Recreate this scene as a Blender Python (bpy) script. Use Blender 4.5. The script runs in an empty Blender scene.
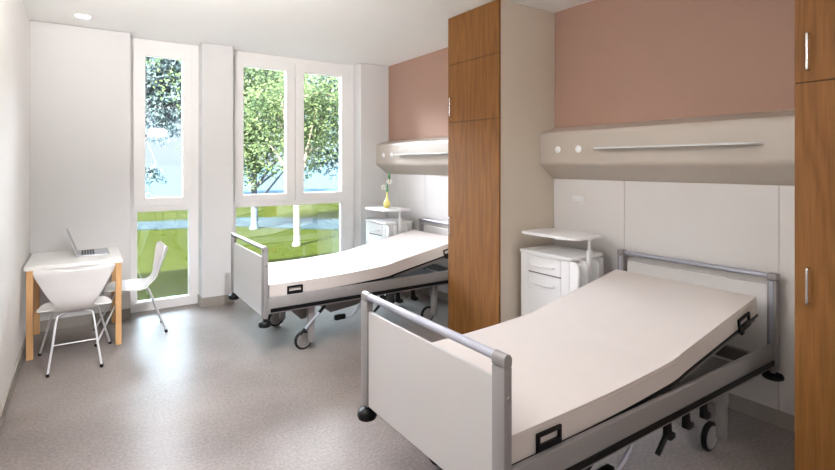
import bpy, bmesh, math, random
from mathutils import Vector, Matrix
random.seed(7)
PI = math.pi
SC = bpy.context.scene
COL = SC.collection

# ------------------------------------------------------------------ materials
def srgb(r, g, b):
    f = lambda c: (c/255/12.92) if c/255 <= .04045 else ((c/255+.055)/1.055)**2.4
    return (f(r), f(g), f(b), 1)

def mat(name, col, rough=.5, metal=0., spec=.5, bump=0., bscale=200., vary=0., vscale=4., coat=0., sheen=0.):
    m = bpy.data.materials.new(name); m.use_nodes = True
    nt = m.node_tree; b = nt.nodes['Principled BSDF']
    b.inputs['Base Color'].default_value = col
    b.inputs['Roughness'].default_value = rough
    b.inputs['Metallic'].default_value = metal
    b.inputs['Specular IOR Level'].default_value = spec
    b.inputs['Coat Weight'].default_value = coat
    tc = nt.nodes.new('ShaderNodeTexCoord')
    n = nt.nodes.new('ShaderNodeTexNoise'); n.inputs['Scale'].default_value = vscale
    n.inputs['Detail'].default_value = 5
    nt.links.new(tc.outputs['Object'], n.inputs['Vector'])
    mix = nt.nodes.new('ShaderNodeMix'); mix.data_type = 'RGBA'
    v = vary if vary else .02
    mix.inputs[6].default_value = (col[0]*(1-v), col[1]*(1-v), col[2]*(1-v), 1)
    mix.inputs[7].default_value = (min(1, col[0]*(1+v)), min(1, col[1]*(1+v)), min(1, col[2]*(1+v)), 1)
    nt.links.new(n.outputs['Fac'], mix.inputs[0])
    nt.links.new(mix.outputs[2], b.inputs['Base Color'])
    if bump:
        n2 = nt.nodes.new('ShaderNodeTexNoise'); n2.inputs['Scale'].default_value = bscale
        nt.links.new(tc.outputs['Object'], n2.inputs['Vector'])
        bp = nt.nodes.new('ShaderNodeBump'); bp.inputs['Strength'].default_value = bump
        bp.inputs['Distance'].default_value = .002
        nt.links.new(n2.outputs['Fac'], bp.inputs['Height'])
        nt.links.new(bp.outputs['Normal'], b.inputs['Normal'])
    return m

def emis(name, col, strength):
    m = bpy.data.materials.new(name); m.use_nodes = True
    b = m.node_tree.nodes['Principled BSDF']
    b.inputs['Base Color'].default_value = col
    b.inputs['Emission Color'].default_value = col
    b.inputs['Emission Strength'].default_value = strength
    return m

def wood(name, c1, c2, axis_scale=(9, 9, .8), ring=2.2, rough=.42):
    m = bpy.data.materials.new(name); m.use_nodes = True
    nt = m.node_tree; b = nt.nodes['Principled BSDF']
    b.inputs['Roughness'].default_value = rough; b.inputs['Specular IOR Level'].default_value = .25
    tc = nt.nodes.new('ShaderNodeTexCoord')
    mp = nt.nodes.new('ShaderNodeMapping'); mp.inputs['Scale'].default_value = axis_scale
    nt.links.new(tc.outputs['Object'], mp.inputs['Vector'])
    n1 = nt.nodes.new('ShaderNodeTexNoise'); n1.inputs['Scale'].default_value = .55; n1.inputs['Detail'].default_value = 2
    nt.links.new(mp.outputs['Vector'], n1.inputs['Vector'])
    mul = nt.nodes.new('ShaderNodeMath'); mul.operation = 'MULTIPLY'; mul.inputs[1].default_value = ring*14
    nt.links.new(n1.outputs['Fac'], mul.inputs[0])
    fr = nt.nodes.new('ShaderNodeMath'); fr.operation = 'PINGPONG'; fr.inputs[1].default_value = 1
    nt.links.new(mul.outputs[0], fr.inputs[0])
    mp2 = nt.nodes.new('ShaderNodeMapping'); mp2.inputs['Scale'].default_value = (140, 140, 5)
    nt.links.new(tc.outputs['Object'], mp2.inputs['Vector'])
    n2 = nt.nodes.new('ShaderNodeTexNoise'); n2.inputs['Scale'].default_value = 1.; n2.inputs['Detail'].default_value = 6
    nt.links.new(mp2.outputs['Vector'], n2.inputs['Vector'])
    ad = nt.nodes.new('ShaderNodeMix'); ad.data_type = 'FLOAT'; ad.inputs[0].default_value = .72
    nt.links.new(fr.outputs[0], ad.inputs[2]); nt.links.new(n2.outputs['Fac'], ad.inputs[3])
    cr = nt.nodes.new('ShaderNodeValToRGB')
    cr.color_ramp.elements[0].position = .2; cr.color_ramp.elements[0].color = c1
    cr.color_ramp.elements[1].position = .85; cr.color_ramp.elements[1].color = c2
    nt.links.new(ad.outputs[0], cr.inputs[0]); nt.links.new(cr.outputs[0], b.inputs['Base Color'])
    return m

def glass(name, tint, ior=1.5, extra=0.0):
    m = bpy.data.materials.new(name); m.use_nodes = True
    nt = m.node_tree; nt.nodes.clear()
    o = nt.nodes.new('ShaderNodeOutputMaterial'); mx = nt.nodes.new('ShaderNodeMixShader')
    t = nt.nodes.new('ShaderNodeBsdfTransparent'); t.inputs[0].default_value = tint
    g = nt.nodes.new('ShaderNodeBsdfGlossy'); g.inputs['Roughness'].default_value = 0.0
    f = nt.nodes.new('ShaderNodeFresnel'); f.inputs[0].default_value = ior
    a = nt.nodes.new('ShaderNodeMath'); a.operation = 'ADD'; a.inputs[1].default_value = extra
    nt.links.new(f.outputs[0], a.inputs[0]); nt.links.new(a.outputs[0], mx.inputs[0])
    nt.links.new(t.outputs[0], mx.inputs[1]); nt.links.new(g.outputs[0], mx.inputs[2])
    nt.links.new(mx.outputs[0], o.inputs[0])
    return m

M = dict(
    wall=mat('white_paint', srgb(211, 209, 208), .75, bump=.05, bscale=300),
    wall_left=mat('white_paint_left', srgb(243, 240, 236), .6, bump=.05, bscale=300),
    ceil=mat('ceiling_paint', srgb(250, 249, 246), .85),
    terracotta=mat('terracotta_paint', srgb(160, 126, 110), .7, bump=.05, bscale=300, vary=.03),
    beige=mat('beige_laminate', srgb(208, 196, 180), .5),
    clad=mat('wall_cladding', srgb(216, 212, 210), .4),
    base=mat('taupe_skirting', srgb(150, 143, 135), .5),
    frame=mat('window_frame_white', srgb(236, 233, 231), .35),
    wood=wood('honey_wood', srgb(100, 62, 26), srgb(134, 90, 44), ring=1.4, rough=.6),
    beech=wood('beech_wood', srgb(206, 158, 108), srgb(224, 180, 130), (20, 20, 1.5), 1.2),
    gap=mat('dark_shadow_gap', srgb(70, 58, 50), .8),
    unit=mat('service_panel_beige', srgb(184, 173, 162), .42),
    white=mat('white_plastic', srgb(240, 239, 240), .3),
    chairw=mat('white_lacquer', srgb(240, 237, 236), .25, coat=.2),
    steel=mat('brushed_steel', srgb(200, 200, 202), .25, metal=1.),
    chrome=mat('chrome', srgb(225, 225, 228), .3, metal=.45),
    alu=mat('grey_profile', srgb(134, 130, 130), .42, metal=.15),
    headp=mat('headboard_panel_lightened', srgb(226, 222, 220), .4),  # same board as the footboard, lightened to make up for weak light
    alul=mat('satin_tube', srgb(160, 161, 172), .38, metal=.2),
    dgrey=mat('dark_grey_metal', srgb(112, 108, 106), .5, metal=.2),
    black=mat('black_rubber', srgb(9, 9, 11), .5, spec=.25),
    board=mat('footboard_panel_darkened', srgb(183, 179, 178), .4),  # same board as the headboard, darkened to offset strong lamp light
    matt=mat('mattress_vinyl', srgb(196, 187, 182), .5, bump=.08, bscale=500, vary=.02, vscale=6),
    table=mat('white_tabletop', srgb(243, 241, 238), .3),
    lapt=mat('laptop_silver', srgb(196, 198, 204), .32, metal=.6),
    keys=mat('laptop_keys', srgb(84, 86, 92), .5),
    screen=mat('laptop_screen', srgb(20, 22, 26), .15),
    vase=mat('yellow_ceramic', srgb(238, 224, 130), .25),
    stem=mat('flower_stem', srgb(70, 140, 80), .5),
    petal=mat('white_petal', srgb(245, 243, 240), .6),
    heart=mat('flower_heart', srgb(222, 170, 60), .7),
    bark=mat('pale_bark', srgb(96, 89, 76), .9, vary=.3, vscale=6, bump=.3, bscale=30),
    bark2=mat('grey_bark', srgb(72, 78, 88), .9, vary=.3, vscale=6, bump=.3, bscale=30),
    concrete=mat('exterior_render', srgb(205, 200, 192), .9),
    pathm=mat('pale_path', srgb(24, 34, 38), .9, vary=.05, spec=.05),
    bank=mat('far_meadow', srgb(34, 48, 44), .95, spec=.05, vary=.12, vscale=.3),
    led=emis('fill_glow', (1, 1, 1, 1), 48.),
    led_up=emis('fill_glow_warm', (1, .97, .95, 1), 32.),
    spot=emis('downlight_diffuser', (1, .95, .9, 1), 12.),
    pane=glass('clear_glass', (.97, .99, .99, 1), 1.45),
    pane_low=glass('greenish_glass', (.84, .94, .96, 1), 1.5, .11),
    shelfglass=mat('shelf_aluminium', srgb(226, 228, 228), .25, metal=.2),
)
# floor: speckled vinyl
def floor_mat():
    m = mat('speckled_vinyl', srgb(178, 168, 162), .38)
    nt = m.node_tree; b = nt.nodes['Principled BSDF']
    tc = nt.nodes.new('ShaderNodeTexCoord')
    n = nt.nodes.new('ShaderNodeTexNoise'); n.inputs['Scale'].default_value = 55; n.inputs['Detail'].default_value = 8; n.inputs['Roughness'].default_value = .75
    nt.links.new(tc.outputs['Object'], n.inputs['Vector'])
    n2 = nt.nodes.new('ShaderNodeTexNoise'); n2.inputs['Scale'].default_value = 1.6; n2.inputs['Detail'].default_value = 6
    nt.links.new(tc.outputs['Object'], n2.inputs['Vector'])
    ml = nt.nodes.new('ShaderNodeMix'); ml.data_type = 'FLOAT'; ml.inputs[0].default_value = .35
    nt.links.new(n.outputs['Fac'], ml.inputs[2]); nt.links.new(n2.outputs['Fac'], ml.inputs[3])
    cr = nt.nodes.new('ShaderNodeValToRGB')
    cr.color_ramp.elements[0].position = .36; cr.color_ramp.elements[0].color = srgb(113, 104, 101)
    cr.color_ramp.elements[1].position = .64; cr.color_ramp.elements[1].color = srgb(151, 142, 138)
    nt.links.new(ml.outputs[0], cr.inputs[0]); nt.links.new(cr.outputs[0], b.inputs['Base Color'])
    rr = nt.nodes.new('ShaderNodeMapRange'); rr.inputs['To Min'].default_value = .26; rr.inputs['To Max'].default_value = .4; b.inputs['Specular IOR Level'].default_value = .035
    nt.links.new(n2.outputs['Fac'], rr.inputs['Value']); nt.links.new(rr.outputs[0], b.inputs['Roughness'])
    return m
M['floor'] = floor_mat()
def lawn_mat():
    m = mat('mown_grass', srgb(176, 196, 92), .95)
    nt = m.node_tree; b = nt.nodes['Principled BSDF']; b.inputs['Specular IOR Level'].default_value = 0.
    tc = nt.nodes.new('ShaderNodeTexCoord')
    n = nt.nodes.new('ShaderNodeTexNoise'); n.inputs['Scale'].default_value = 9; n.inputs['Detail'].default_value = 9; n.inputs['Roughness'].default_value = .8
    nt.links.new(tc.outputs['Object'], n.inputs['Vector'])
    cr = nt.nodes.new('ShaderNodeValToRGB')
    cr.color_ramp.elements[0].position = .3; cr.color_ramp.elements[0].color = srgb(29, 33, 11)
    cr.color_ramp.elements[1].position = .7; cr.color_ramp.elements[1].color = srgb(46, 48, 18)
    nt.links.new(n.outputs['Fac'], cr.inputs[0]); nt.links.new(cr.outputs[0], b.inputs['Base Color'])
    return m
M['lawn'] = lawn_mat()
M['water'] = mat('pale_lake', srgb(44, 60, 70), .9, spec=0, vary=.05, vscale=.3)
def leaf_mat(name, c1, c2):
    m = bpy.data.materials.new(name); m.use_nodes = True
    nt = m.node_tree; b = nt.nodes['Principled BSDF']; b.inputs['Roughness'].default_value = .8; b.inputs['Specular IOR Level'].default_value = .1
    tc = nt.nodes.new('ShaderNodeTexCoord')
    n = nt.nodes.new('ShaderNodeTexNoise'); n.inputs['Scale'].default_value = 2.2; n.inputs['Detail'].default_value = 8
    nt.links.new(tc.outputs['Object'], n.inputs['Vector'])
    cr = nt.nodes.new('ShaderNodeValToRGB')
    cr.color_ramp.elements[0].position = .38; cr.color_ramp.elements[0].color = c1
    cr.color_ramp.elements[1].position = .62; cr.color_ramp.elements[1].color = c2
    nt.links.new(n.outputs['Fac'], cr.inputs[0]); nt.links.new(cr.outputs[0], b.inputs['Base Color'])
    tr = nt.nodes.new('ShaderNodeBsdfTranslucent'); mx = nt.nodes.new('ShaderNodeMixShader'); mx.inputs[0].default_value = .5
    nt.links.new(cr.outputs[0], tr.inputs[0]); o = nt.nodes['Material Output']
    nt.links.new(b.outputs[0], mx.inputs[1]); nt.links.new(tr.outputs[0], mx.inputs[2]); nt.links.new(mx.outputs[0], o.inputs[0])
    return m
M['leaf'] = leaf_mat('bright_leaves', srgb(54, 70, 50), srgb(82, 96, 64))
M['leafb'] = leaf_mat('bluish_leaves', srgb(62, 80, 84), srgb(92, 108, 114))

# ------------------------------------------------------------------ mesh helpers
def box(bm, x0, x1, y0, y1, z0, z1, bev=0., seg=2):
    v = [bm.verts.new((x, y, z)) for x in (x0, x1) for y in (y0, y1) for z in (z0, z1)]
    fs = [bm.faces.new([v[i] for i in q]) for q in ((0,1,3,2),(4,6,7,5),(0,4,5,1),(2,3,7,6),(0,2,6,4),(1,5,7,3))]
    if bev:
        es = set(e for f in fs for e in f.edges)
        bmesh.ops.bevel(bm, geom=list(es), offset=bev, segments=seg, affect='EDGES', profile=.5)

def poly(bm, pts, axis, a, b, bev=0., seg=2):
    """extrude a 2-D polygon along an axis; pts in the two other axes in xyz order"""
    def P(p, t):
        return {'x': (t, p[0], p[1]), 'y': (p[0], t, p[1]), 'z': (p[0], p[1], t)}[axis]
    A = [bm.verts.new(P(p, a)) for p in pts]; B = [bm.verts.new(P(p, b)) for p in pts]
    fs = [bm.faces.new(A), bm.faces.new(list(reversed(B)))]
    n = len(pts)
    for i in range(n):
        fs.append(bm.faces.new((A[i], B[i], B[(i+1) % n], A[(i+1) % n])))
    if bev:
        es = set(e for f in fs for e in f.edges)
        bmesh.ops.bevel(bm, geom=list(es), offset=bev, segments=seg, affect='EDGES', profile=.5)

def tube(bm, pts, r, seg=12, cap=True):
    pts = [Vector(p) for p in pts]; rs = r if isinstance(r, (list, tuple)) else [r]*len(pts)
    rings = []; up = None
    for i, p in enumerate(pts):
        if i == 0: d = pts[1]-p
        elif i == len(pts)-1: d = p-pts[i-1]
        else: d = (pts[i+1]-p).normalized()+(p-pts[i-1]).normalized()
        d.normalize()
        if up is None:
            up = Vector((0, 0, 1)) if abs(d.z) < .9 else Vector((1, 0, 0))
        s = d.cross(up); s.normalize(); up = s.cross(d); up.normalize()
        rings.append([bm.verts.new(p+(s*math.cos(2*PI*k/seg)+up*math.sin(2*PI*k/seg))*rs[i]) for k in range(seg)])
    for a, b in zip(rings, rings[1:]):
        for k in range(seg):
            bm.faces.new((a[k], a[(k+1) % seg], b[(k+1) % seg], b[k]))
    if cap:
        bm.faces.new(list(reversed(rings[0]))); bm.faces.new(rings[-1])

def lathe(bm, c, prof, axis='z', seg=28):
    """prof: (radius, height) list"""
    rings = []
    for r, h in prof:
        ring = []
        for k in range(seg):
            a = 2*PI*k/seg; u, w = r*math.cos(a), r*math.sin(a)
            q = {'z': (u, w, h), 'y': (u, h, w), 'x': (h, u, w)}[axis]
            ring.append(bm.verts.new((c[0]+q[0], c[1]+q[1], c[2]+q[2])))
        rings.append(ring)
    for a, b in zip(rings, rings[1:]):
        for k in range(seg):
            bm.faces.new((a[k], a[(k+1) % seg], b[(k+1) % seg], b[k]))
    bm.faces.new(list(reversed(rings[0]))); bm.faces.new(rings[-1])

def smooth_pts(pts, n=8):
    """Catmull-Rom"""
    P = [Vector(p) for p in pts]; P = [P[0]*2-P[1]]+P+[P[-1]*2-P[-2]]; out = []
    for i in range(1, len(P)-2):
        for k in range(n):
            t = k/n; a, b, c, d = P[i-1], P[i], P[i+1], P[i+2]
            out.append(.5*((2*b)+(c-a)*t+(2*a-5*b+4*c-d)*t*t+(3*b-a-3*c+d)*t**3))
    out.append(P[-2]); return out

def obj(name, bm, m, parent=None, smooth=None, label=None):
    bmesh.ops.recalc_face_normals(bm, faces=bm.faces)
    me = bpy.data.meshes.new(name); bm.to_mesh(me); bm.free()
    o = bpy.data.objects.new(name, me); COL.objects.link(o); me.materials.append(m)
    if smooth is not None:
        for p in me.polygons: p.use_smooth = True
        me.set_sharp_from_angle(angle=math.radians(smooth))
    if parent:
        o.parent = parent
        w = parent; off = Vector((0, 0, 0))
        # meshes are modelled in scene coordinates of the first instance
        while w: off += Vector(w.location); w = w.parent
        o.location = -off
    if label: o['label'] = label
    return o

def mk(fn, *a, **k):
    bm = bmesh.new(); fn(bm, *a, **k); return bm

def thing(name, label, cat, loc, group=None):
    o = bpy.data.objects.new(name, None); COL.objects.link(o)
    o.empty_display_size = .1; o.location = loc
    o['label'] = label; o['category'] = cat
    if group: o['group'] = group
    return o
def tag(o, label, cat, group=None):
    o['label'] = label; o['category'] = cat
    if group: o['group'] = group
    return o
def struct(name, bm, m, parent=None, smooth=None):
    o = obj(name, bm, m, parent, smooth)
    if not parent: o['kind'] = 'structure'
    return o
def dup(root, delta, label):
    def cp(o, par):
        c = o.copy(); COL.objects.link(c); c.parent = par
        for ch in [x for x in bpy.data.objects if x.parent == o]: cp(ch, c)
        return c
    r = cp(root, None); r.location = Vector(root.location)+Vector(delta); r['label'] = label
    return r

# ------------------------------------------------------------------ room
XL, XR, YW, YB, H = -.42, 3.54, 5.95, -2.1, 2.98
YF = 6.16      # window frame plane
struct('floor', mk(box, XL-.25, XR+.25, YB-.2, 6.34, -.2, 0), M['floor'])
bm = bmesh.new()
box(bm, XL-.2, XR+.2, YB-.2, YW-.006, H, H+.12)
box(bm, XL-.2, XR+.2, YW-.0, 6.34, H+.003, H+.12)
box(bm, XL-.2, XR+.2, YB-.2, 6.34, H+.1, H+.2)
struct('ceiling', bm, M['ceil'])
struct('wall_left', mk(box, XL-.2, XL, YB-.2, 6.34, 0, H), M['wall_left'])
struct('wall_right', mk(box, XR, XR+.2, YB-.2, 6.34, 0, H), M['terracotta'])
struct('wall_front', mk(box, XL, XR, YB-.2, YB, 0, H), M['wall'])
bm = bmesh.new()
for a, b in ((XL, .41), (1.108, 1.44), (3.105, XR)):
    box(bm, a, b, YW, 6.34, 0, H-.003)
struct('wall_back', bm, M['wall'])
# skirting
struct('baseboard_left', mk(box, XL, XL+.012, YB, YW, 0, .09), M['base'])
bm = bmesh.new()
for a, b in ((XL+.012, .41), (1.108-.0, 1.44), (3.105, XR)):
    box(bm, a, b, YW-.01, YW, 0, .105)
box(bm, 1.098, 1.108, YW-.01, YF, 0, .105)
box(bm, 3.095, 3.105, YW-.01, YF, 0, .105)
box(bm, 1.44, 1.45, YW-.01, YF, 0, .105)
struct('baseboard_back', bm, M['base'])
bm = bmesh.new()
box(bm, XR-.018, XR, .958, 3.005, 0, .098); box(bm, XR-.018, XR, 3.695, YW-.01, 0, .098); box(bm, XR-.018, XR, YB, .267, 0, .098)
struct('baseboard_right', bm, M['base'])
# cladding panels on the head wall
n = 0
for a, b in ((.958, 1.259), (1.262, 2.299), (2.302, 3.006), (3.694, 3.989), (3.992, 5.029), (5.032, 5.688), (5.691, YW)):
    n += 1
    struct('trim_%d' % n, mk(box, XR-.02, XR, a, b, .1, 1.475, .0015, 1), M['clad'])

# ------------------------------------------------------------------ windows
def ring_frame(bm, x0, x1, z0, z1, ix0, ix1, iz0, iz1, ya, yb):
    box(bm, x0, ix0, ya, yb, z0, z1); box(bm, ix1, x1, ya, yb, z0, z1)
    box(bm, ix0, ix1, ya, yb, z0, iz0); box(bm, ix0, ix1, ya, yb, iz1, z1)
def window(name, x0, x1, lows, sashes):
    w = struct(name, mk(box, x0, x1, YF+.1, YF+.15, H-.1, H), M['frame'])
    bm = bmesh.new()
    zs0, zs1 = 1.15, 2.885
    lo0, lo1 = lows
    box(bm, x0, lo0, YF, YF+.09, 0, H); box(bm, lo1, x1, YF, YF+.09, 0, H)
    box(bm, lo0, lo1, YF, YF+.09, 0, .098); box(bm, lo0, lo1, YF, YF+.09, 1.09, 1.215)
    box(bm, lo0, lo1, YF, YF+.09, 2.82, H)
    if len(sashes) > 1:
        box(bm, 2.2, 2.33, YF, YF+.09, 1.2, 2.83)
    obj('window_frame', bm, M['frame'], w)
    # thin glazing beads of the lower light
    bm = bmesh.new()
    ring_frame(bm, lo0-.001, lo1+.001, .097, 1.091, lo0+.01, lo1-.01, .108, 1.082, YF+.03, YF+.045)
    obj('glazing_bead', bm, M['frame'], w)
    obj('pane', mk(box, lo0, lo1, YF+.05, YF+.056, .098, 1.09), M['pane_low'], w, label='greenish lower glass pane')
    for (s0, s1, p0, p1) in sashes:
        bm = bmesh.new()
        ring_frame(bm, s0, s1, zs0, zs1, p0, p1, 1.238, 2.803, YF-.018, YF+.07)
        bmesh.ops.bevel(bm, geom=[e for e in bm.edges if e.calc_length() > .3], offset=.002, segments=1, affect='EDGES')
        s = obj('sash', bm, M['frame'], w)
        obj('pane', mk(box, p0, p1, YF+.03, YF+.036, 1.238, 2.803), M['pane'], s)
    return w
window('window_1', .41, 1.108, (.481, 1.013), [(.452, 1.035, .565, .941)])
window('window_2', 1.44, 3.105, (1.523, 2.928), [(1.505, 2.258, 1.612, 2.147), (2.264, 3.03, 2.377, 2.915)])

# ------------------------------------------------------------------ wardrobes
def handle(bm, x, y, z0, z1, d=.03, r=.0058):
    tube(bm, smooth_pts([(x, y, z0), (x-d*.8, y, z0), (x-d, y, z0+.012), (x-d, y, (z0+z1)/2), (x-d, y, z1-.012), (x-d*.8, y, z1), (x, y, z1)], 4), r, 10)
wd = thing('wardrobe', 'tall wooden-fronted wardrobe with beige side panel between the two beds', 'wardrobe', (3.2, 3.35, 0), 'wardrobes on the head wall')
bm = bmesh.new()
box(bm, 2.868, XR-.001, 3.01, 3.69, .0, H-.004)
wb = obj('body', bm, M['beige'], wd)
for z in (1.993, 2.531): obj('shadow_gap', mk(box, 2.858, 2.8685, 3.004, 3.689, z-.006, z+.006), M['gap'], wb)  # dark strips put in as the shade inside the door gaps
for z0, z1, hz in ((.0, 1.991, (.945, 1.112)), (1.994, 2.529, (2.05, 2.22)), (2.532, H-.004, None)):
    d = obj('door', mk(box, 2.847, 2.866, 3.003, 3.69, z0+.002, z1, .001, 1), M['wood'], wd)
    if hz: obj('handle', mk(handle, 2.847, 3.632, *hz), M['steel'], d, 60)
dup(wd, (0, -2.735, 0), 'wooden wardrobe cut off by the right edge of the photo, nearest the camera')

# ------------------------------------------------------------------ bed-head service units
def service_unit(y1, y0, label):
    t = thing('service_panel', label, 'wall panel', (XR, (y0+y1)/2, 1.46), 'bedhead service panels')
    prof = [(XR, 1.935), (3.37, 1.888), (3.352, 1.88), (3.342, 1.862), (3.34, 1.84), (3.34, 1.635), (3.342, 1.612), (3.352, 1.597), (3.368, 1.585), (XR, 1.465)]
    obj('body', mk(poly, prof, 'y', y0+.002, y1-.002), M['unit'], t, 35)
    bm = bmesh.new()
    poly(bm, [(3.245, y1-.63), (3.245, y1-1.674), (3.342, y1-1.738), (3.342, y1-.56)], 'z', 1.722, 1.735, .002, 1)
    obj('reading_shelf', bm, M['shelfglass'], t, label='thin metal shelf rail')
    for dy in (.205, .413):
        bm = bmesh.new(); lathe(bm, (3.34, y1-dy, 1.73), [(.001, -.006), (.026, -.006), (.03, -.003), (.03, .004)], 'x')
        obj('outlet', bm, M['white'], t, 40, label='round white outlet cap')
    return t
service_unit(3.01, .957, 'beige service panel with thin shelf above the near bed')
service_unit(YW, 3.69, 'beige service panel with thin shelf above the far bed by the window')
sw = thing('wall_socket', 'small white double socket plate on the cladding above the near bedside cabinet', 'socket', (XR-.02, 2.735, 1.31))
obj('plate', mk(box, XR-.03, XR-.02, 2.675, 2.795, 1.285, 1.34, .003), M['white'], sw)
for y in (2.705, 2.765):
    bm = bmesh.new(); lathe(bm, (XR-.03, y, 1.3125), [(.015, -.0015), (.018, -.0015), (.019, .002)], 'x', 20)
    obj('socket_ring', bm, M['white'], sw, 40)

# ------------------------------------------------------------------ hospital bed
def make_bed():
    t = thing('hospital_bed', 'near hospital bed with bare cream mattress, its footboard facing the camera', 'bed', (2.3, 1.77, 0), 'hospital beds')
    YN, YF_ = 1.24, 2.298
    def arch(x0, x1, z0, z1):
        r = (x1-x0)/2; c = (x0+x1)/2
        return [(x0, z0)]+[(c-r*math.cos(a), z1-r+r*math.sin(a)) for a in [PI*k/12 for k in range(13)]]+[(x1, z0)]
    # --- footboard
    fb = obj('footboard', mk(box, 1.21, 1.226, 1.30, 2.236, .362, .848, .003), M['board'], t)
    for ya, yb in ((YN, YN+.064), (YF_-.064, YF_)):
        p = obj('post', mk(box, 1.2, 1.238, ya, yb, .36, .895, .004), M['alu'], fb, 40)
        obj('post_cap', mk(poly, arch(1.2, 1.238, .897, .943), 'y', ya, yb, .002, 1), M['alu'], p, 40)
        yc = (ya+yb)/2
        bm = bmesh.new(); lathe(bm, (1.219, yc, 0), [(.012, .34), (.016, .36)])
        lathe(bm, (1.219, yc, 0), [(.03, .288), (.046, .292), (.051, .304), (.05, .322), (.04, .336), (.02, .345), (.008, .348)])
        obj('bumper', bm, M['black'], p, 40)
        s = -1 if ya < 1.5 else 1
        bm = bmesh.new(); yy = ya if s < 0 else yb
        lathe(bm, (1.221, yy, .79), [(.006, -.003), (.008, -.001), (.008, .002)] if s < 0 else [(.008, -.002), (.008, .001), (.006, .003)], 'y', 14)
        obj('bolt', bm, M['steel'], p, 40)
    obj('grip_tube', mk(tube, [(1.219, YN+.06, .922), (1.219, YF_-.06, .922)], .0175, 20), M['alul'], fb, 40)
    # --- headboard
    hb = obj('headboard', mk(box, 3.455, 3.468, 1.30, 2.236, .362, .866, .003), M['headp'], t)
    for ya, yb in ((YN, YN+.05), (YF_-.05, YF_)):
        p = obj('post', mk(box, 3.424, 3.477, ya, yb, .36, .905, .004), M['alu'], hb, 40)
        obj('post_cap', mk(box, 3.420, 3.480, ya-.003, yb+.003, .905, .947, .01, 3), M['alu'], p, 40)
        yc = (ya+yb)/2
        obj('light_strip', mk(box, 3.420, 3.425, yc-.008, yc+.010, .38, .9), M['alul'], p)
        obj('lock_button', mk(box, 3.468, 3.422, yc-.006, yc+.008, .907, .928, .002), M['black'], p)
        bm = bmesh.new(); lathe(bm, (3.447, yc, 0), [(.012, .345), (.016, .362)])
        obj('stem', bm, M['alul'], p, 40)
        bm = bmesh.new(); lathe(bm, (3.447, yc, 0), [(.045, .312), (.055, .318), (.056, .33), (.05, .34), (.02, .347)])
        obj('bumper', bm, M['black'], p, 40)
    obj('grip_tube', mk(tube, [(3.450, YN+.045, .928), (3.450, YF_-.045, .928)], .0165, 20), M['alul'], hb, 40)
    # --- side rails
    for s, y in ((-1, 1.252), (1, 2.286)):
        ya, yb = (y, y+.028) if s < 0 else (y-.028, y)
        r = obj('side_rail', mk(box, 1.238, 3.424, ya, yb, .388, .522, .005), M['alu'], t, 40)
        yo = (y-.006, y+.002) if s < 0 else (y-.002, y+.006)
        obj('buffer_strip', mk(box, 1.26, 3.42, yo[0], yo[1], .401, .432, .002, 1), M['black'], r)
    # --- mattress
    top = smooth_pts([(1.262, 0, .618), (1.7, 0, .620), (2.0, 0, .628), (2.30, 0, .645), (2.40, 0, .655), (2.47, 0, .670), (2.54, 0, .684), (2.9, 0, .7515), (3.285, 0, .824)], 6)
    th = .104
    bot = []
    for i, p in enumerate(top):
        a = top[max(0, i-1)]; b = top[min(len(top)-1, i+1)]; d = (b-a).normalized()
        bot.append(p+Vector((d.z, 0, -d.x))*th)
    bot[0].x = top[0].x
    bm = bmesh.new()
    poly(bm, [(p.x, p.z) for p in top]+[(p.x, p.z) for p in reversed(bot)], 'y', 1.292, 2.216)
    es = [e for e in bm.edges if e.calc_face_angle(0) > .8]
    bmesh.ops.bevel(bm, geom=es, offset=.014, segments=4, affect='EDGES', profile=.6)
    mt = obj('mattress', bm, M['matt'], t, 50)
    bm = bmesh.new()
    bm.free()
    for y in (1.2925, 2.2155):
        bm = bmesh.new(); tube(bm, [(p.x, y, p.z-.017) for p in top[1:-1]], .0022, 6)
        obj('piping', bm, M['matt'], mt, 50)
    # --- platform under the mattress
    bm = bmesh.new()
    low = [(p.x, p.z-.001) for p in bot]
    poly(bm, low+[(x, z-.016) for x, z in reversed(low)], 'y', 1.2895, 2.2185)
    pf = obj('mattress_platform', bm, M['black'], t, 40)
    k = [q for q in low if q[0] > 2.45]
    bm = bmesh.new()
    for y in (1.305, 2.205):
        poly(bm, [(x, z-.017) for x, z in k]+[(x, z-.047) for x, z in reversed(k)], 'y', y, y+.028)
    x, z = k[-1]
    box(bm, x-.03, x-.002, 1.333, 2.205, z-.046, z-.018)
    x, z = k[0]
    box(bm, x, x+.03, 1.333, 2.205, z-.046, z-.018)
    obj('backrest_frame', bm, M['dgrey'], pf, 40)
    bm = bmesh.new()
    for x in (1.35, 1.75, 2.15, 2.45): box(bm, x, x+.03, 1.28, 2.258, .43, .476)
    box(bm, 1.3, 3.35, 1.283, 1.31, .40, .47); box(bm, 1.3, 3.35, 2.228, 2.256, .40, .47)
    box(bm, 3.31, 3.35, 1.31, 2.228, .40, .47)
    box(bm, 2.5, 3.26, 1.312, 2.226, .40, .404)
    obj('bed_frame', bm, M['dgrey'], t)
    # mattress retainers
    def retainer(y, x0, z0, ang, parent):
        bm = bmesh.new(); w, h = .135, .068
        box(bm, 0, w, -.005, .005, -.012, .024); box(bm, 0, w, -.005, .005, h-.014, h)
        box(bm, 0, .014, -.005, .005, .02, h-.014); box(bm, w-.014, w, -.005, .005, .02, h-.014)
        box(bm, .02, .05, -.004, .004, -.03, 0)
        bmesh.ops.transform(bm, matrix=Matrix.Translation((x0, y, z0)) @ Matrix.Rotation(-ang, 4, 'Y'), verts=bm.verts)
        obj('mattress_retainer', bm, M['black'], parent)
    for y in (1.283, 2.225):
        retainer(y, 1.41, .521, 0, t); retainer(y, 3.05, .664, math.radians(11), t)
    # --- chassis
    bm = bmesh.new()
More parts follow.
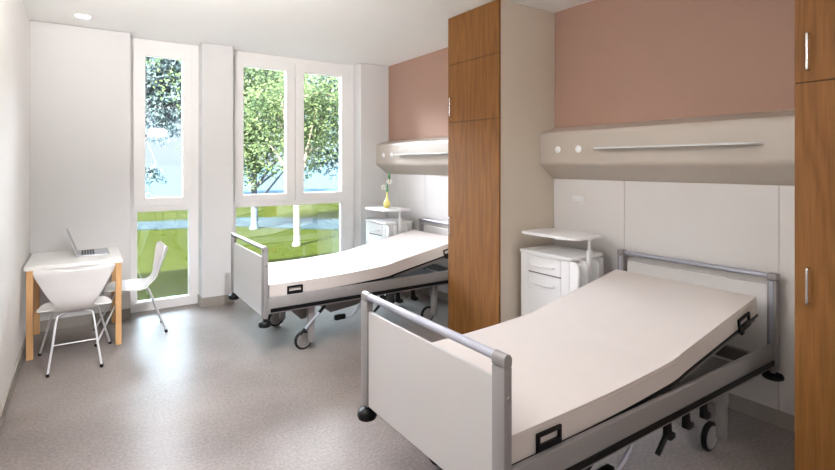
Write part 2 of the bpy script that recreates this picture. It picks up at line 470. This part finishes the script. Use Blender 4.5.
    for y in (1.42, 2.10):
        poly(bm, [(1.50, .385), (3.02, .385), (3.02, .34), (2.86, .33), (2.80, .27), (2.68, .27), (2.62, .33), (2.30, .345), (2.12, .29), (1.86, .262), (1.80, .31), (1.72, .355), (1.66, .30), (1.62, .25), (1.58, .25), (1.50, .33)], 'y', y, y+.03)
    box(bm, 1.55, 1.61, 1.42, 2.13, .33, .38); box(bm, 2.9, 2.96, 1.42, 2.13, .33, .38)
    tube(bm, [(1.95, 1.44, .3), (1.95, 2.11, .3)], .02, 12); tube(bm, [(2.72, 1.44, .3), (2.72, 2.11, .3)], .02, 12)
    box(bm, 1.95, 2.7, 1.70, 1.84, .28, .35, .01)
    obj('chassis', bm, M['dgrey'], t, 40)
    for x, y in ((1.585, 1.375), (1.585, 2.115), (2.905, 1.375), (2.905, 2.115)):
        lx = x+.052
        pts = [(lx-.027, .385), (lx-.027, .09)]+[(lx-.027*math.cos(a), .09-.027*math.sin(a)) for a in [PI*k/8 for k in range(1, 8)]]+[(lx+.027, .09), (lx+.027, .385)]
        lg = obj('leg', mk(poly, pts, 'y', y-.062, y-.020, .004), M['alu'], t, 40)
        obj('leg_collar', mk(box, lx-.031, lx+.031, y-.066, y-.016, .27, .385, .005), M['alu'], lg, 40)
        bm = bmesh.new()
        lathe(bm, (x, y, .081), [(.058, -.016), (.072, -.014), (.081, -.006), (.081, .006), (.072, .014), (.058, .016)], 'y', 32)
        w = obj('caster_wheel', bm, M['black'], lg, 40)
        bm = bmesh.new()
        lathe(bm, (x, y, .081), [(.012, -.024), (.05, -.02), (.062, -.0165), (.062, .0165), (.05, .02), (.012, .024)], 'y', 32)
        obj('hub_cap', bm, M['alu'], w, 40)
    # gas strut and levers
    bm = bmesh.new(); tube(bm, [(1.545, 1.30, .175), (1.745, 1.30, .36)], .0105, 12)
    st = obj('brake_lever', bm, M['alul'], t, 40)
    bm = bmesh.new(); tube(bm, [(1.525, 1.30, .157), (1.572, 1.30, .20)], .014, 12); obj('grip', bm, M['black'], st, 40); bm = bmesh.new(); tube(bm, [(1.70, 1.30, .318), (1.755, 1.30, .369)], .014, 12)
    obj('grip', bm, M['black'], st, 40)
    bm = bmesh.new(); tube(bm, smooth_pts([(1.93, 1.35, .222), (2.02, 1.345, .226), (2.11, 1.345, .296), (2.19, 1.38, .37)], 5), .011, 12)
    pd = obj('pedal', bm, M['alul'], t, 40)
    obj('pedal_pad', mk(box, 1.87, 1.975, 1.335, 1.375, .205, .25, .01, 3), M['black'], pd, 40)
    for x in (2.326, 2.497, 2.672):
        bm = bmesh.new()
        poly(bm, [(x-.021, .378), (x, .388), (x+.021, .372), (x+.021, .312), (x+.06, .30), (x+.06, .274), (x+.02, .270), (x-.021, .290)], 'y', 1.283, 1.305, .004, 2)
        if x < 2.33:
            tube(bm, [(x+.003, 1.294, .315), (x-.085, 1.294, .235)], .0125, 12)
        obj('accessory_hook', bm, M['black'], t, 40)
    return t
bed = make_bed()
dup(bed, (0, 2.735, 0), 'far hospital bed with bare cream mattress, standing by the large window')

# ------------------------------------------------------------------ bedside cabinets
def make_cabinet():
    t = thing('bedside_cabinet', 'white bedside cabinet with raised tray, in the corner beside the beige wardrobe side', 'cabinet', (3.25, 2.69, 0), 'bedside cabinets')
    bm = bmesh.new()
    box(bm, 3.055, 3.42, 2.452, 2.948, .09, .872, .004)
    box(bm, 3.045, 3.056, 2.452, 2.528, .09, .872, .003); box(bm, 3.045, 3.056, 2.868, 2.948, .09, .872, .003)
    box(bm, 3.045, 3.056, 2.528, 2.868, .09, .16); box(bm, 3.045, 3.056, 2.528, 2.868, .862, .872)
    body = obj('body', bm, M['white'], t)
    obj('top', mk(box, 3.035, 3.43, 2.43, 2.955, .872, .9, .008, 3), M['white'], t, 40)
    bm = bmesh.new(); box(bm, 3.050, 3.058, 2.53, 2.866, .722, .732)
    obj('shadow_gap', bm, M['dgrey'], body)  # grey strip put in as the shade between drawer and door
    for nm, z0, z1, hz in (('drawer', .733, .86, .79), ('door', .163, .72, .645)):
        d = obj(nm, mk(box, 3.043, 3.056, 2.531, 2.865, z0, z1, .003), M['white'], t)
        bm = bmesh.new(); tube(bm, smooth_pts([(3.044, 2.59, hz), (3.022, 2.60, hz), (3.018, 2.62, hz), (3.018, 2.70, hz), (3.018, 2.79, hz), (3.022, 2.81, hz), (3.044, 2.82, hz)], 4), .007, 8)
        obj('handle', bm, M['white'], d, 60)
    # curved holder fins on the bed side
    for x in (3.06, 3.165, 3.30):
        w = .085
        pts = [(2.452, .12), (2.452, .862)]+[(2.452-w+.045+.045*math.sin(a)-.0, .862-.045+.045*math.cos(a)) for a in []]
        c = 2.452-w+.05
        pts = [(2.4525, .12), (2.4525, .868)]+[(c-.05*math.sin(a), .818+.05*math.cos(a)) for a in [PI/2*k/8 for k in range(9)]]+[(2.452-w, .17), (c, .12)]
        obj('side_fin', mk(poly, pts, 'x', x-.012, x+.012, .005, 3), M['white'], t, 50)
    box_bm = bmesh.new(); box(box_bm, 3.09, 3.34, 2.40, 2.452, .12, .15); box(box_bm, 3.09, 3.34, 2.425, 2.452, .15, .80, .004)
    obj('holder_back', box_bm, M['white'], t)
    bm = bmesh.new(); box(bm, 3.36, 3.405, 2.405, 2.452, .12, .868, .006)
    obj('rear_post', bm, M['white'], t)
    # column and tray
    bm = bmesh.new(); box(bm, 3.20, 3.24, 2.385, 2.42, .12, .945, .006, 3)
    tube(bm, [(3.22, 2.402, .94), (3.22, 2.402, .99), (3.22, 2.402, 1.034)], [.014, .011, .011], 14)
    lathe(bm, (3.22, 2.402, 0), [(.012, 1.018), (.032, 1.034)])
    col = obj('tray_column', bm, M['white'], t, 40)
    pts = []
    X0, X1, Y0, Y1, R = 3.005, 3.385, 2.375, 2.925, .05
    for cx, cy, a0 in ((X1-R, Y1-R, 0), (X0+R, Y1-R, PI/2), (X0+R, Y0+R, PI), (X1-R, Y0+R, 1.5*PI)):
        for k in range(7):
            a = a0+PI/2*k/6; pts.append((cx+R*math.cos(a), cy+R*math.sin(a)))
    obj('tray', mk(poly, pts, 'z', 1.034, 1.054, .005, 3), M['white'], t, 40)
    for x, y in ((3.09, 2.49), (3.09, 2.91), (3.39, 2.49), (3.39, 2.91)):
        bm = bmesh.new(); lathe(bm, (x, y, .032), [(.024, -.013), (.032, -.01), (.032, .01), (.024, .013)], 'y', 20)
        tube(bm, [(x, y, .03), (x, y, .095)], .008, 8)
        obj('caster', bm, M['dgrey'], t, 40)
    return t
cab = make_cabinet()
dup(cab, (-.0, 2.745, 0), 'white bedside cabinet with raised tray carrying the yellow vase, in the window corner')

# ------------------------------------------------------------------ vase and flowers
vz = 1.0541; vx, vy = 3.20, 5.42
v = thing('vase', 'slender yellow bottle vase with white flowers on the far bedside tray', 'vase', (vx, vy, vz))
bm = bmesh.new(); lathe(bm, (vx, vy, vz), [(.02, 0), (.036, .01), (.044, .032), (.043, .058), (.032, .09), (.018, .12), (.012, .15), (.012, .19), (.015, .2), (.011, .2), (.009, .185)], seg=24)
obj('bottle', bm, M['vase'], v, 60)
for k, (dx, dy, dz) in enumerate(((-.03, .025, .262), (.022, -.022, .335), (.028, -.02, .45))):
    b0 = Vector((vx, vy, vz+.17)); b2 = Vector((vx+dx, vy+dy, vz+dz-.0)); b1 = (b0+b2)/2+Vector((-dx*.3, -dy*.3, .02))
    bm = bmesh.new(); tube(bm, smooth_pts([b0, b1, b2], 5), .005 if k < 2 else .004, 8)
    if k == 2:   # long leaf bud
        tube(bm, [b2-Vector((0, 0, .14)), b2-Vector((0, 0, .06)), b2+Vector((.006, 0, .01))], [.004, .012, .002], 8)
    else:
        tube(bm, [b0+Vector((0, 0, .0)), b0+Vector((.008, -.004, .06)), b0+Vector((-.006+dx*.5, dy*.5, .12))], [.004, .010, .001], 6)
    s = obj('stem', bm, M['stem'], v, 60)
    if k < 2:
        bm = bmesh.new(); nrm = Vector((-.6, -.75, .1)).normalized(); q = nrm.to_track_quat('Z', 'Y').to_matrix().to_4x4()
        for i in range(10):
            a = 2*PI*i/10
            t2 = bmesh.new(); bmesh.ops.create_icosphere(t2, subdivisions=2, radius=1)
            mm = Matrix.Translation(b2) @ q @ Matrix.Rotation(a, 4, 'Z') @ Matrix.Translation((.02, 0, .002*(i % 2))) @ Matrix.Diagonal((.02, .009, .0035, 1))
            bmesh.ops.transform(t2, matrix=mm, verts=t2.verts)
            me = bpy.data.meshes.new('tmp'); t2.to_mesh(me); t2.free(); bm.from_mesh(me); bpy.data.meshes.remove(me)
        fl = obj('flower', bm, M['petal'], s, 60)
        bm = bmesh.new(); bmesh.ops.create_icosphere(bm, subdivisions=2, radius=.009)
        bmesh.ops.transform(bm, matrix=Matrix.Translation(b2+nrm*.004), verts=bm.verts)
        o = obj('flower_heart', bm, M['heart'], s, 60)

# ------------------------------------------------------------------ table and laptop
tb = thing('desk', 'small white-topped desk with beech legs in the left window corner', 'table', (-.06, 5.52, 0))
TX0, TX1, TY0, TY1 = -.40, .293, 5.128, 5.94
obj('tabletop', mk(box, TX0, TX1, TY0, TY1, .729, .763, .003), M['table'], tb)
for x, y in ((-.385, 5.13), (.24, 5.13), (-.385, 5.87), (.24, 5.87)):
    obj('leg', mk(box, x, x+.045, y, y+.045, 0, .728, .002), M['beech'], tb)
for y in (5.145, 5.89): obj('apron', mk(box, -.34, .24, y, y+.015, .70, .728), M['table'], tb)
lp = thing('laptop', 'open silver laptop standing on the small desk', 'laptop', (.08, 5.61, .763))
LZ = .7632
base = obj('base', mk(box, -.045, .205, 5.44, 5.79, LZ, LZ+.013, .004, 3), M['lapt'], lp, 40)
obj('trackpad', mk(box, .115, .185, 5.56, 5.67, LZ+.013, LZ+.0138), M['lapt'], base)
bm = bmesh.new()
for i in range(5):
    for j in range(14):
        box(bm, -.012+i*.021, .005+i*.021, 5.46+j*.0222, 5.479+j*.0222, LZ+.013, LZ+.0148)
obj('keyboard', bm, M['keys'], base)
bm = bmesh.new(); box(bm, -.003, .004, 5.44, 5.79, 0, .245, .003, 2)
bmesh.ops.transform(bm, matrix=Matrix.Translation((-.045, 0, LZ+.012)) @ Matrix.Rotation(math.radians(-20), 4, 'Y'), verts=bm.verts)
ld = obj('lid', bm, M['lapt'], lp, 40)
bm = bmesh.new(); box(bm, .0038, .0046, 5.452, 5.778, .012, .235)
bmesh.ops.transform(bm, matrix=Matrix.Translation((-.045, 0, LZ+.012)) @ Matrix.Rotation(math.radians(-20), 4, 'Y'), verts=bm.verts)
obj('screen', bm, M['screen'], ld)

# ------------------------------------------------------------------ chairs
def make_chair(label):
    t = thing('shell_chair', label, 'chair', (0, 0, 0), 'white shell chairs at the desk')
    # centre line (y, z), half width, curl forward / up
    cl = smooth_pts([(.225, .418, 0), (.20, .432, 0), (.10, .434, 0), (-.01, .424, 0), (-.085, .430, 0), (-.15, .460, 0), (-.20, .520, 0), (-.237, .60, 0), (-.265, .69, 0), (-.292, .785, 0), (-.302, .825, 0)], 5)
    N = len(cl); NS = 20
    def halfw(u):
        pts = [(0, .10), (.03, .16), (.08, .2), (.2, .236), (.32, .256), (.38, .245), (.42, .205), (.455, .145), (.49, .122), (.55, .128), (.90, .252), (.94, .262), (.965, .26), (.985, .245), (1, .205)]
        for (a, b), (c, d) in zip(pts, pts[1:]):
            if u <= c:
                s = (u-a)/(c-a)
                return b+(d-b)*s
        return pts[-1][1]
    bm = bmesh.new(); g = []
    L = [0]
    for i in range(1, N): L.append(L[-1]+(cl[i]-cl[i-1]).length)
    for i in range(N):
        u = L[i]/L[-1]; w = halfw(u)
        a = cl[max(0, i-1)]; b = cl[min(N-1, i+1)]; d = Vector((b.x-a.x, b.y-a.y)).normalized()
        nrm = Vector((d.y, -d.x))         # towards sitter
        if nrm.x < 0 and u > .6: nrm = -nrm
        row = []
        for k in range(NS+1):
            s = -1+2*k/NS
            back = max(0, min(1, (u-.5)/.2)); seat = 1-back
            y = cl[i].x; z = cl[i].y
            y += back*.055*s*s*(w/.26)
            z += seat*.022*s*s - (.0 if u < .8 else (u-.8)/.2*.038*(1-s*s))
            if u < .1: z -= (1-u/.1)*.01
            row.append(bm.verts.new((w*s, y, z)))
        g.append(row)
    for i in range(N-1):
        for k in range(NS):
            bm.faces.new((g[i][k], g[i][k+1], g[i+1][k+1], g[i+1][k]))
    bmesh.ops.recalc_face_normals(bm, faces=bm.faces)
    bmesh.ops.solidify(bm, geom=bm.faces[:], thickness=.010)
    obj('seat_shell', bm, M['chairw'], t, 60)
    for sx in (-1, 1):
        for fy, fx, ty, tx in ((-.265, .172, -.125, .115), (.30, .25, .105, .15)):
            bm = bmesh.new()
            tz = .418
            tube(bm, smooth_pts([(sx*fx, fy, .012), (sx*(fx+(tx-fx)*.5), fy+(ty-fy)*.5, .215), (sx*(tx+.006), ty+(fy-ty)*.06, tz-.03), (sx*(tx-.015), ty*.9, tz), (sx*.03, ty*.25, tz+.003)], 5), .0085, 10)
            l = obj('leg', bm, M['chrome'], t, 60)
            bm = bmesh.new(); lathe(bm, (sx*fx, fy, 0), [(.011, 0), (.013, .004), (.0115, .024)], seg=12)
            obj('foot_cap', bm, M['black'], l, 40)
    bm = bmesh.new(); tube(bm, [(-.147, -.197, .21), (.147, -.197, .21)], .005, 8)
    obj('crossbar', bm, M['chrome'], t, 60)
    bm = bmesh.new(); lathe(bm, (0, 0, 0), [(.06, .408), (.062, .425)]); obj('mount', bm, M['chrome'], t, 40)
    return t
ch = make_chair('white shell chair with its back to the camera, in front of the desk')
ch2 = dup(ch, (0, 0, 0), 'white shell chair tucked under the right end of the desk, seen from the side')
ch.location = (-.05, 4.91, 0)
ch2.location = (.395, 5.445, 0); ch2.rotation_euler = (0, 0, PI/2)

# ------------------------------------------------------------------ lamps
def downlight(x, y, label):
    t = thing('ceiling_downlight', label, 'ceiling light', (x, y, H), 'round recessed ceiling downlights')
    bm = bmesh.new(); lathe(bm, (x, y, 0), [(.075, H-.004), (.075, H-.0005)]); obj('trim_ring', bm, M['white'], t, 40)
    bm = bmesh.new(); lathe(bm, (x, y, 0), [(.06, H-.0055), (.06, H-.0041)]); obj('diffuser', bm, M['spot'], t, 40)
downlight(.0, 5.53, 'small round recessed downlight in the ceiling near the left window corner')
def pendant(x, y, m, label):
    # added fill lamp out of view: opal drum on a rod, glowing all round
    t = thing('fill_pendant', label, 'pendant light', (x, y, H), 'added fill pendants'); z = 2.28
    bm = bmesh.new(); lathe(bm, (x, y, z), [(.02, 0), (.15, .004), (.19, .03), (.2, .1), (.19, .17), (.15, .196), (.02, .2)])
    obj('opal_shade', bm, m, t, 60)
    obj('rod', mk(tube, [(x, y, z+.2), (x, y, H-.03)], .006, 10), M['steel'], t, 60)
    bm = bmesh.new(); lathe(bm, (x, y, H), [(.05, -.03), (.055, -.025), (.055, -.0005)]); obj('ceiling_rose', bm, M['white'], t, 40)
pendant(.02, 2.1, M['led'], 'added fill lamp, an opal drum out of view near the left wall, towards the desk')
pendant(1.5, -1.0, M['led_up'], 'added fill lamp, an opal drum out of view over the entrance end of the room')
def spotlight(x, y, tx, ty, tz, watts, label):  # added lamp out of view, brightens floor and wall at the windows
    t = thing('fill_spotlight', label, 'ceiling light', (x, y, H)); c = Vector((x, y, H-.12)); d = (Vector((tx, ty, tz))-c).normalized()
    bm = bmesh.new(); lathe(bm, (x, y, H), [(.07, -.03), (.075, -.025), (.075, -.0005)]); obj('base', bm, M['white'], t, 40)
    obj('arm', mk(tube, [(x, y, H-.03), c], .01, 10), M['white'], t, 60)
    obj('head', mk(tube, [c-d*.07, c-d*.06, c+d*.07, c+d*.075], [.04, .07, .075, .074], 24), M['white'], t, 40)
    obj('lens', mk(tube, [c+d*.0755, c+d*.079], .066, 24), M['spot'], t, 40)
    l = bpy.data.lights.new('fill_spot_beam', 'SPOT'); l.energy = watts; l.spot_size = math.radians(58); l.spot_blend = 1; l.shadow_soft_size = .07; l.color = (.95, .97, 1)
    o = bpy.data.objects.new('fill_spot_beam', l); COL.objects.link(o); o.parent = t
    o.location = (c+d*.16)-Vector(t.location); o.rotation_euler = d.to_track_quat('-Z', 'Y').to_euler()
spotlight(.75, 2.1, 1.0, 5.0, 0., 310, 'added fill spotlight out of view, turned towards the floor by the windows')

# added uplighter out of view on the left wall, brightens the ceiling
ul = thing('fill_uplighter', 'added fill uplighter, half-round, out of view high on the left wall', 'fill lamp', (XL, 2.5, 2.2))
bm = bmesh.new()
poly(bm, [(XL, 2.38)]+[(XL+.12*math.sin(a), 2.5-.12*math.cos(a)) for a in [PI*k/12 for k in range(1, 12)]]+[(XL, 2.62)], 'z', 2.14, 2.2, .004, 2)
obj('bowl', bm, M['white'], ul, 40)
bm = bmesh.new()
poly(bm, [(XL+.003, 2.40)]+[(XL+.1*math.sin(a), 2.5-.1*math.cos(a)) for a in [PI*k/12 for k in range(1, 12)]]+[(XL+.003, 2.60)], 'z', 2.2, 2.204)
obj('lens', bm, M['spot'], ul)
l = bpy.data.lights.new('fill_uplight_beam', 'SPOT'); l.energy = 255; l.spot_size = math.radians(110); l.spot_blend = 1; l.shadow_soft_size = .08; l.color = (1, .98, .96)
o = bpy.data.objects.new('fill_uplight_beam', l); COL.objects.link(o); o.parent = ul; o.location = (.16, 0, .12)
o.rotation_euler = Vector((1.1, 1.9, 1.1)).to_track_quat('-Z', 'Y').to_euler()

# ------------------------------------------------------------------ outdoors
GZ = -.15
def plane(bm, pts, z):
    bm.faces.new([bm.verts.new((x, y, z)) for x, y in pts])
struct('lawn', mk(poly, [(-14, 6.36), (30, 6.36), (30, 21), (-14, 21)], 'z', GZ-.1, GZ), M['lawn'])
struct('garden_path', mk(poly, [(-10, 15.2), (1, 15.2), (3.5, 14.6), (5, 12.9), (6.5, 11.6), (9, 10.8), (20, 10.2), (20, 11.4), (10, 12.0), (7.6, 13.4), (6.2, 15.4), (4.5, 16.9), (1, 17.4), (-10, 17.4)], 'z', GZ, GZ+.012), M['pathm'])
struct('far_meadow', mk(poly, [(-90, 21), (160, 21), (160, 30), (-90, 30)], 'z', GZ-.1, GZ-.01), M['bank'])
struct('lake', mk(poly, [(-300, 30), (500, 30), (500, 700), (-300, 700)], 'z', GZ-.2, GZ-.06), M['water'])
bm = bmesh.new()
box(bm, -13, XL-.201, 2.0, 6.34, GZ, H+.4); box(bm, XR+.201, 12, 2.0, 6.34, GZ, H+.4)
box(bm, XL-.201, XR+.201, YB-.2, 6.36, H+.201, H+.45)
struct('building_shell', bm, M['concrete'])

def crown(bm, blobs, n, size, droop=.0):
    tot = sum(b[3]*b[4]*b[5] for b in blobs)
    for (cx, cy, cz, rx, ry, rz) in blobs:
        m = int(n*rx*ry*rz/tot)
        twigs = [Vector((random.gauss(0, .5), random.gauss(0, .5), random.gauss(0, .5))) for _ in range(max(6, m//28))]
        for i in range(m):
            t = random.choice(twigs)
            p = Vector((cx+t.x*rx, cy+t.y*ry, cz+t.z*rz))+Vector([random.gauss(0, .16), random.gauss(0, .16), random.gauss(0, .13)])
            d = Vector((random.uniform(-1, 1), random.uniform(-1, 1), random.uniform(-.6, .5)-droop)).normalized()
            s = d.cross(Vector((random.uniform(-1, 1), random.uniform(-1, 1), random.uniform(-.3, 1)))).normalized()
            L = size*random.uniform(.7, 1.3); w = L*.28
            n_ = d.cross(s)*L*.06
            a = p; b = p+d*L*.5+s*w+n_; c = p+d*L; e = p+d*L*.5-s*w+n_
            vs = [bm.verts.new(q) for q in (a, b, c, e)]
            bm.faces.new(vs)
def tree(label, x, y, trunk_r, h, blobs, n, size, bark, leaf, droop=0, lean=(0, 0)):
    t = thing('tree', label, 'tree', (x, y, GZ))
    bm = bmesh.new()
    pts = smooth_pts([(x, y, GZ-.05), (x+.02, y, GZ+.25), (x+lean[0]*.4, y+lean[1]*.4, GZ+h*.4), (x+lean[0], y+lean[1], GZ+h)], 6)
    tube(bm, pts, [trunk_r*(1.5 if i < 1 else 1.12 if i < 4 else 1-.5*i/len(pts)) for i in range(len(pts))], 14)
    for (cx, cy, cz, rx, ry, rz) in blobs:
        for _ in range(3):
            p0 = random.choice(pts[8:])
            e = Vector((cx+random.uniform(-.8, .8)*rx, cy+random.uniform(-.8, .8)*ry, cz+random.uniform(-.4, .8)*rz))
            mid = (p0+e)/2+Vector((0, 0, .12))
            tube(bm, smooth_pts([p0, mid, e], 5), [.045-.0035*i for i in range(11)], 7)
    obj('trunk', bm, bark, t, 60)
    bm = bmesh.new(); crown(bm, blobs, n, size, droop)
    f = obj('foliage', bm, leaf, t)
tree('tree with pale cream trunk, standing closer behind the wide window', 3.83, 10.35, .085, 3.5,
     [(3.9, 10.6, 2.2, .8, .6, .5), (3.3, 10.4, 2.9, .8, .6, .6), (4.6, 10.6, 3.0, 1.0, .6, .7)], 7500, .085, M['bark'], M['leaf'])
tree('tree with bluish-grey trunk, farther behind the left half of the wide window', 3.87, 13.7, .11, 4.3,
     [(3.6, 13.6, 2.4, 1.0, .7, .8), (3.1, 13.4, 3.6, 1.1, .7, 1.0), (4.4, 13.8, 3.9, 1.3, .7, .7), (3.6, 13.5, 1.65, .75, .5, .5), (5.7, 14.2, 2.2, .7, .5, .6)], 16000, .1, M['bark2'], M['leaf'])
tree('bluish gum tree with drooping leaves seen through the narrow window', 1.0, 28.4, .16, 7.0,
     [(3.7, 28.2, 6.8, 2.1, 1.3, 1.4), (3.2, 28.2, 4.9, 1.7, 1.0, 1.4), (2.8, 28.2, 1.2, .7, .5, .5), (5.0, 28.4, 6.4, 1.5, 1.2, 1.3)], 20000, .2, M['bark2'], M['leafb'], .6, (1.4, -.1))
tree('bluish gum tree seen through the right half of the wide window', 11.6, 21.2, .16, 6.4,
     [(9.8, 21.0, 5.4, 1.6, .9, 1.3), (9.4, 20.8, 3.7, 1.5, .8, 1.3), (11.2, 21.2, 5.8, 1.8, .9, 1.2), (8.2, 21.0, 5.2, 1.1, .8, 1.2), (8.9, 20.8, 2.2, 1.3, .7, .8)], 20000, .2, M['bark2'], M['leafb'], .5, (-.6, -.1))

# ------------------------------------------------------------------ light
w = bpy.data.worlds.new('sky'); SC.world = w; w.use_nodes = True
nt = w.node_tree; bg = nt.nodes['Background']
tc = nt.nodes.new('ShaderNodeTexCoord'); sp = nt.nodes.new('ShaderNodeSeparateXYZ')
nt.links.new(tc.outputs['Generated'], sp.inputs[0])
cr = nt.nodes.new('ShaderNodeValToRGB')
e = cr.color_ramp.elements; e[0].position = 0; e[0].color = (.70, .84, .92, 1); e[1].position = 1; e[1].color = (.86, .86, 1, 1)
x = e.new(.25); x.color = (.88, .91, 1, 1)
nt.links.new(sp.outputs['Z'], cr.inputs[0]); nt.links.new(cr.outputs[0], bg.inputs['Color'])
mr = nt.nodes.new('ShaderNodeMapRange'); mr.inputs['From Min'].default_value = .2; mr.inputs['From Max'].default_value = .5
mr.inputs['To Min'].default_value = .95; mr.inputs['To Max'].default_value = 3.0
nt.links.new(sp.outputs['Z'], mr.inputs['Value'])
# added bright sky band above the visible part, to light the room
nrm = nt.nodes.new('ShaderNodeVectorMath'); nrm.operation = 'NORMALIZE'; nt.links.new(tc.outputs['Generated'], nrm.inputs[0])
s2 = nt.nodes.new('ShaderNodeSeparateXYZ'); nt.links.new(nrm.outputs[0], s2.inputs[0])
ma = nt.nodes.new('ShaderNodeMapRange'); ma.interpolation_type = 'SMOOTHSTEP'; ma.inputs['From Min'].default_value = .0; ma.inputs['From Max'].default_value = .45
nt.links.new(s2.outputs['Y'], ma.inputs['Value'])
mb = nt.nodes.new('ShaderNodeMapRange'); mb.interpolation_type = 'SMOOTHSTEP'; mb.inputs['From Min'].default_value = .19; mb.inputs['From Max'].default_value = .34
mb.inputs['To Max'].default_value = 100.
mc = nt.nodes.new('ShaderNodeMapRange'); mc.interpolation_type = 'SMOOTHSTEP'; mc.inputs['From Min'].default_value = .38; mc.inputs['From Max'].default_value = .56
mc.inputs['To Min'].default_value = 1.; mc.inputs['To Max'].default_value = .13
nt.links.new(s2.outputs['Z'], mc.inputs['Value'])
m3 = nt.nodes.new('ShaderNodeMath'); m3.operation = 'MULTIPLY'
nt.links.new(s2.outputs['Z'], mb.inputs['Value'])
m2 = nt.nodes.new('ShaderNodeMath'); m2.operation = 'MULTIPLY'
nt.links.new(mb.outputs[0], m3.inputs[0]); nt.links.new(mc.outputs[0], m3.inputs[1])
nt.links.new(ma.outputs[0], m2.inputs[0]); nt.links.new(m3.outputs[0], m2.inputs[1])
ad = nt.nodes.new('ShaderNodeMath'); ad.operation = 'ADD'
nt.links.new(mr.outputs[0], ad.inputs[0]); nt.links.new(m2.outputs[0], ad.inputs[1]); nt.links.new(ad.outputs[0], bg.inputs['Strength'])
sun = bpy.data.lights.new('sun', 'SUN'); sun.energy = 95; sun.angle = math.radians(1.2); sun.color = (1, .95, .86)
so = bpy.data.objects.new('sun', sun); COL.objects.link(so)
d = Vector((1.2, .78, -1)).normalized(); so.rotation_euler = d.to_track_quat('-Z', 'Y').to_euler(); so.location = (-6, -4, 12)

# ------------------------------------------------------------------ camera
W_, H_, F, CX, HZ = 835, 470, 494., 417.5, 165.
cam = bpy.data.cameras.new('camera'); co = bpy.data.objects.new('camera', cam); COL.objects.link(co)
cam.sensor_fit = 'HORIZONTAL'; cam.sensor_width = 36; cam.lens = 36*F/W_
cam.shift_y = -(H_/2-HZ)/W_
co.location = (0, 0, 1.6)
co.rotation_euler = (PI/2, 0, -math.atan(334.5/F))
cam.clip_start = .02; cam.clip_end = 2000
SC.camera = co
SC.view_settings.view_transform = 'Standard'; SC.view_settings.look = 'None'
SC.view_settings.exposure = .31; SC.view_settings.gamma = 1; SC.view_settings.use_curve_mapping = False
